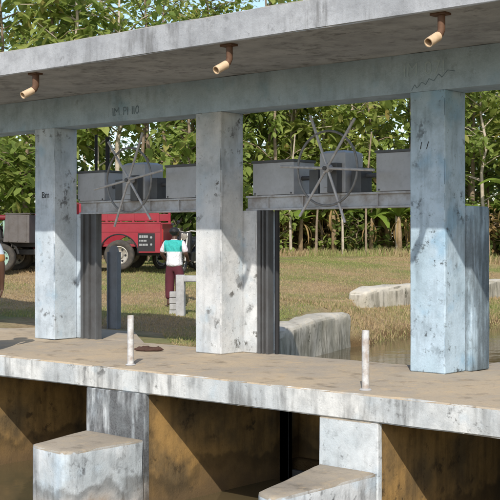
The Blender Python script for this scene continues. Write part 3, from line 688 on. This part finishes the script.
qx, qy = at_depth(174.5, 22); qz = float(ground_z(qx, qy))
person((qx, qy, qz), TH + R(-22), 'person in teal and white shirt and maroon trousers standing on the grass', .905, 'shirt', 'maroon', bent)
ax_, ay_ = at_depth(-20, 14.9)
person((ax_, ay_, .001), TH + R(20), 'person at the left edge with a dark arm hanging below a pale sleeve', 1.03, 'manshirt', 'navy', hang)

# ------------------------------------------------------------------ vegetation
def leaf_geo(base, dirv, up, L_, w_, droop):
    d = dirv.normalized(); sd2 = d.cross(up)
    sd2 = sd2.normalized() if sd2.length > 1e-4 else d.orthogonal().normalized(); n = sd2.cross(d).normalized()
    P_ = lambda t, s, h: base + d * (L_ * t) + sd2 * (w_ * s) + n * h - Vector((0, 0, droop * L_ * t * t))
    vs_ = [P_(0, 0, 0), P_(.3, .42, .06 * w_), P_(.62, .46, .05 * w_), P_(1, 0, 0), P_(.62, -.46, .05 * w_), P_(.3, -.42, .06 * w_), P_(.3, 0, -.03 * w_), P_(.64, 0, -.03 * w_)]
    fs = [(0, 6, 1), (6, 7, 2, 1), (7, 3, 2), (0, 5, 6), (5, 4, 7, 6), (4, 3, 7)]
    return vs_, fs
def rv(): return Vector((random.gauss(0, 1), random.gauss(0, 1), random.gauss(0, 1))).normalized()
def make_tree_meshes(seed, H_, crown0, rad, nl, lsize, dense=1.):
    random.seed(seed); tr = MB(); cr = MB()
    lean = Vector((random.uniform(-.5, .5), random.uniform(-.5, .5), 0)); r0 = random.uniform(.07, .12)
    pts = [Vector((0, 0, -.15)) + lean * (t ** 1.5) * .8 + Vector((random.uniform(-.13, .13), random.uniform(-.13, .13), H_ * .93 * t)) for t in np.linspace(0, 1, 8)]
    tr.tube(pts, [r0 * (1 - .75 * t) for t in np.linspace(0, 1, 8)], 8)
    tips = []
    nb_ = int(22 * dense)
    for k in range(nb_):
        t = random.uniform(crown0, 1.); f_ = t * 7; i = min(int(f_), 6); p = pts[i].lerp(pts[i + 1], f_ - i)
        prof = math.sin(min(1, (1.08 - t) / (1.08 - crown0)) ** .8 * math.pi * .75 + .25)
        a = random.uniform(0, 2 * math.pi); ln = rad * (.35 + .75 * max(prof, .1)) * random.uniform(.6, 1.1)
        e = p + Vector((math.cos(a) * ln, math.sin(a) * ln, ln * random.uniform(.05, .7)))
        mid = p.lerp(e, .5) + Vector((0, 0, .12 * ln)); tr.tube([p, mid, e], [.032, .022, .01], 5)
        tips += [(p.lerp(e, q), .25 + .35 * q) for q in (.35, .6, .8, 1.)]
    tips += [(pts[-1] + Vector((0, 0, .1 * k)), .35) for k in range(4)]
    for _ in range(nl):
        c, sp_ = random.choice(tips); b = c + rv() * sp_ * random.random() ** .5
        out = rv(); out.z = out.z * .5 - .15; L_ = lsize * random.uniform(.55, 1.25)
        cr.add(*leaf_geo(b, out, Vector((random.uniform(-.4, .4), random.uniform(-.4, .4), 1)), L_, L_ * random.uniform(.5, .75), random.uniform(.1, .5)))
    a = bpy.data.meshes.new('trunk'); a.from_pydata(tr.v, [], tr.f); a.shade_smooth()
    b = bpy.data.meshes.new('crown'); b.from_pydata(cr.v, [], cr.f)
    return a, b
def place_name(u):
    if u < 34: return 'left of the left pillar'
    if u < 196: return 'seen between the left and middle pillars'
    if u < 412: return 'seen between the middle and right pillars'
    return 'right of the right pillar'
ORD = ['leftmost'] * 0 + ['first', 'second', 'third', 'fourth', 'fifth', 'sixth', 'seventh', 'eighth', 'ninth', 'tenth', 'eleventh', 'twelfth', 'thirteenth', 'fourteenth', 'fifteenth', 'sixteenth', 'seventeenth', 'eighteenth', 'nineteenth', 'twentieth']
CNT = {}
def nth(key):
    CNT[key] = CNT.get(key, -1) + 1; return ORD[min(CNT[key], 19)]
def short(u):
    return 'beside the left pillar' if u < 34 else 'between left and middle pillars' if u < 196 else 'between middle and right pillars' if u < 412 else 'beyond the right pillar'
TV = []
for k in range(7):
    H_ = [10.2, 11.4, 9.4, 12., 10.8, 8.6, 11.][k]
    tm, cm = make_tree_meshes(100 + k, H_, [.28, .36, .2, .42, .3, .16, .34][k], [1.9, 1.6, 2.1, 1.7, 1.8, 2.2, 1.5][k], [820, 640, 1000, 950, 600, 1000, 700][k], [.34, .42, .31, .28, .45, .34, .38][k], 1.)
    tm.materials.append(M['bark' if k % 2 else 'barkpale']); cm.materials.append(M['leaf' if k in (0, 2, 5) else 'leaf2']); TV.append((tm, cm))
def put_tree(u, d, k, sc, label, group, name='plantation_tree', set_=None):
    x, y = at_depth(u, d); t = thing(name, label, 'tree', (x, y, float(ground_z(x, y))), random.uniform(0, 6.28), group); t.scale = (sc, sc, sc * random.uniform(.92, 1.08))
    tm, cm = (set_ or TV)[k]
    o = bpy.data.objects.new('trunk', tm); COL.objects.link(o); o.parent = t
    o = bpy.data.objects.new('crown', cm); COL.objects.link(o); o.parent = t
random.seed(11)
rows = [(46, 31, 'front'), (51, 29, 'second'), (58, 22, 'back')]
for d0, n, rname in rows:
    for j in range(n):
        u = -110 + 870 * (j + random.uniform(.15, .85)) / n; d = d0 + random.uniform(-1.6, 1.6)
        if rname == 'front' and u < 190: d -= 5
        k = random.randrange(7); sc = random.uniform(.86, 1.1) * (1. if d0 < 55 else 1.02)
        pn = place_name(u)
        put_tree(u, d, k, sc, f'tall broad-leaved {rname} row tree, {nth((rname, pn))} from left, {short(u)}', f'{rname} row trees {pn}')
for u, d, k in ((160, 49.5, 3), (188, 50, 1), (214, 49, 3), (240, 50.5, 1), (268, 49.5, 3), (296, 50, 1)):
    put_tree(u, d, k, random.uniform(.97, 1.06), f'thin-topped tree rising above the roof edge, {nth("roof")} from left of six', 'thin trees above the roof edge')
# unseen trees added on the right bank to dim sky light on column sides
for j in range(12):
    y = 2.2 + 2.6 * j; x = 10.4 + random.uniform(-.7, .9)
    t = thing('plantation_tree', f'unseen shading tree added on the right bank, {nth("bank")} going upstream', 'tree', (x, y, float(ground_z(x, y))), random.uniform(0, 6.28), 'unseen shading trees added on the right bank')
    for nm, me in zip(('trunk', 'crown'), TV[j % 7]): o = bpy.data.objects.new(nm, me); COL.objects.link(o); o.parent = t
# low trees and shrubs below the crowns
SV = []
for k in range(4):
    tm, cm = make_tree_meshes(300 + k, [2.6, 3.4, 2.2, 3.0][k], .12, [1.3, 1.2, 1.5, 1.1][k], [420, 480, 420, 380][k], .34, .7)
    tm.materials.append(M['bark']); cm.materials.append(M[['leafdark', 'leaf', 'leafdark', 'leaf2'][k]]); SV.append((tm, cm))
random.seed(21)
n = 40
for j in range(n):
    u = -90 + 830 * (j + random.uniform(.1, .9)) / n; d = random.uniform(43, 47) if u > 200 else random.uniform(36, 40)
    k = random.randrange(4); pn = place_name(u)
    put_tree(u, d, k, random.uniform(.7, 1.15) * (.75 if u > 200 else 1.1), f'low leafy shrub under the trees, {nth(pn)} from left, {short(u)}', f'shrubs under the trees {pn}', 'leafy_shrub', SV)
n = 36
for j in range(n):
    u = -90 + 830 * (j + random.uniform(.1, .9)) / n; d = random.uniform(53, 62); pn = place_name(u)
    put_tree(u, d, random.randrange(4), random.uniform(1.2, 1.6), f'leafy undergrowth far back among the trunks, {nth((pn, "far"))} from left, {short(u)}', f'far undergrowth {pn}', 'leafy_shrub', SV)
for q_, (u, d) in enumerate(((170, 33), (180, 32.5), (191, 33), (202, 33))):
    put_tree(u, d, 2, random.uniform(.85, 1.), f'dark shrub behind the motorcycles, {ORD[q_]} from left', 'dark shrubs behind the motorcycles', 'leafy_shrub', SV)
# banana plants
def banana_meshes(seed):
    random.seed(seed); st_ = MB(); lf = MB(); dr = MB(); H_ = random.uniform(1.7, 2.6)
    st_.tube([(0, 0, -.1), (.03, .02, H_ * .5), (.06, -.02, H_)], [.13, .115, .085], 10)
    for k in range(13):
        a = k * 2.4 + random.uniform(-.3, .3); L_ = random.uniform(1.3, 2.0); el0 = random.uniform(.5, 1.25); dry = k > 6
        if dry: el0 = random.uniform(-.9, -.1); L_ *= .8
        p = Vector((.06, -.02, H_ * (.98 if not dry else .9))); pitch = el0; n_ = 8; w_ = random.uniform(.2, .28) * (.2 if dry else 1); L2 = lf if not dry else dr; vs_ = []
        for i in range(n_ + 1):
            t = i / n_; d = Vector((math.cos(a) * math.cos(pitch), math.sin(a) * math.cos(pitch), math.sin(pitch))); sdv = Vector((-math.sin(a), math.cos(a), 0))
            ww = w_ * (math.sin(math.pi * min(1, t * .93 + .04)) ** .6) * (1 if t > .1 else .15)
            vs_ += [p + sdv * ww - Vector((0, 0, .25 * ww)), p.copy(), p - sdv * ww - Vector((0, 0, .25 * ww))]
            p = p + d * L_ / n_; pitch -= random.uniform(.18, .3)
        fs = []
        for i in range(n_): o_ = i * 3; fs += [(o_, o_ + 1, o_ + 4, o_ + 3), (o_ + 1, o_ + 2, o_ + 5, o_ + 4)]
        L2.add(vs_, fs)
    out = []
    for nm, m_, mt in (('stem', st_, 'banana'), ('leaves', lf, 'bananaleaf'), ('dry_leaves', dr, 'dryleaf')):
        me = bpy.data.meshes.new(nm); me.from_pydata([tuple(v) for v in m_.v], [], m_.f); me.shade_smooth(); me.materials.append(M[mt]); out.append((nm, me))
    return out
BV = [banana_meshes(500 + k) for k in range(4)]
random.seed(31)
for u, d in sorted(((272, 44), (284, 45.5), (301, 44.2), (316, 46), (334, 44.3), (352, 45.5), (371, 44), (386, 45.2), (400, 43.6), (408, 45), (478, 44.5), (494, 45), (512, 44), (10, 38), (26, 37), (85, 37.5), (-14, 38), (60, 38))):
    x, y = at_depth(u, d); t = thing('banana_plant', f'banana plant with brown stem, {nth(("banana", place_name(u)))} from left, {short(u)}', 'banana plant', (x, y, float(ground_z(x, y))), random.uniform(0, 6.28), f'banana plants {place_name(u)}')
    t.scale = (random.uniform(.7, 1.05),) * 3
    for nm, me in BV[random.randrange(4)]: o = bpy.data.objects.new(nm, me); COL.objects.link(o); o.parent = t
# dry brown undergrowth plants
DV = []
for k in range(3):
    tm, cm = make_tree_meshes(700 + k, [1.7, 2.2, 1.9][k], .1, .8, 260, .3, .8)
    tm.materials.append(M['bark']); cm.materials.append(M['dryleaf']); DV.append((tm, cm))
random.seed(51)
for j in range(26):
    u = (250 + 165 * (j + random.random()) / 18) if j < 18 else (465 + 90 * (j - 18 + random.random()) / 8); d = random.uniform(44.5, 49); pn = place_name(u)
    put_tree(u, d, random.randrange(3), random.uniform(.8, 1.3), f'dry brown leafy bush, {nth((pn, "dry"))} from left, {short(u)}', f'dry bushes {pn}', 'dry_bush', DV)
# thin dry poles and stalks
random.seed(41)
for j, u in enumerate((291, 316, 343, 366, 397, 489)):
    d = random.uniform(42.6, 44); x, y = at_depth(u, d); H_ = random.uniform(2.2, 3.2) if j % 3 else 4.5
    pts = [(0, 0, -.1), (random.uniform(-.06, .06), random.uniform(-.06, .06), H_ * .5), (random.uniform(-.2, .2), random.uniform(-.2, .2), H_)]
    o = obj('sapling_trunk', MB().tube(pts, [random.uniform(.04, .07), .04, .025], 7), 'barkpale' if j % 2 == 0 else 'bark', smooth=True); o.location = (x, y, float(ground_z(x, y)))
    tag(o, f'slender bare trunk at the field edge, {nth(("bare", place_name(u)))} from left, {short(u)}', 'tree', f'pale bare trunks {place_name(u)}')
# grass
def blades(n, sampler, hmin, hmax, name, mat, wid=(.008, .016)):
    pos = sampler(n); n = len(pos); a = rng.uniform(0, 2 * np.pi, n); h = rng.uniform(hmin, hmax, n); wd = rng.uniform(*wid, n)
    z = ground_z(pos[:, 0], pos[:, 1]) - .01; lean = rng.uniform(.1, .6, n) * h; b = rng.uniform(0, 2 * np.pi, n)
    base = np.stack([pos[:, 0], pos[:, 1], z], 1); sx = np.stack([np.cos(a) * wd, np.sin(a) * wd, 0 * a], 1)
    ln = np.stack([np.cos(b) * lean, np.sin(b) * lean, h], 1)
    mid = base + ln * np.array([.4, .4, .6]); v = np.stack([base - sx, base + sx, mid + sx * .7, mid - sx * .7, base + ln], 1).reshape(-1, 3)
    i = np.arange(n) * 5
    me = bpy.data.meshes.new(name)
    q4 = np.stack([i, i + 1, i + 2, i + 3], 1); t3 = np.stack([i + 3, i + 2, i + 4], 1)
    loops = np.concatenate([q4, t3], 1).reshape(-1); starts = np.stack([np.arange(n) * 7, np.arange(n) * 7 + 4], 1).reshape(-1)
    me.vertices.add(len(v)); me.vertices.foreach_set('co', v.ravel()); me.loops.add(len(loops)); me.loops.foreach_set('vertex_index', loops)
    me.polygons.add(2 * n); me.polygons.foreach_set('loop_start', starts); me.update(calc_edges=True); me.validate()
    o = link(name, me, mat); o['kind'] = 'stuff'; return o
def field(n):
    d = rng.uniform(14.5, 44, n * 3) ; u = rng.uniform(-60, 560, n * 3)
    keep = rng.uniform(0, 1, n * 3) < (d / 44) ** .5
    a = (u - 250) / F; X = CX + (a * CT - ST) * d; Y = CY + (a * ST + CT) * d
    ok = keep & (Y > 2.15) & (ground_z(X, Y) > -.5)
    ok |= keep & (Y > .8) & (X < -3.4) & (X > -4.9 - (Y - .8) * 1.2 + .5) & (ground_z(X, Y) > -.3)
    ok &= ~((X > -5.05 - (Y - 3.85) * .377 - .42) & (Y < 7.4) & (Y > 1.8))
    return np.stack([X[ok], Y[ok]], 1)[:n]
o = blades(280000, field, .015, .055, 'grass', 'grass', (.004, .010)); o['label'] = 'short dry and green grass over the field'
def edge(n):
    d = rng.uniform(41.5, 46, n); u = rng.uniform(-60, 560, n); a = (u - 250) / F
    return np.stack([CX + (a * CT - ST) * d, CY + (a * ST + CT) * d], 1)
o = blades(14000, edge, .1, .36, 'tall_grass', 'grass', (.008, .02)); o['label'] = 'tall rank grass along the plantation edge'
def slope(n):
    Y = rng.uniform(7.1, 18, n); cl = np.interp(Y, [7.2, 7.8, 10, 13, 20], [-6.2, -5.95, -5.6, -5.5, -6.4]); X = cl + rng.uniform(-2.3, -.1, n)
    return np.stack([X, Y], 1)
o = blades(14000, slope, .03, .12, 'bank_grass', 'grass', (.006, .013)); o['label'] = 'dry tufts hanging down the canal bank'
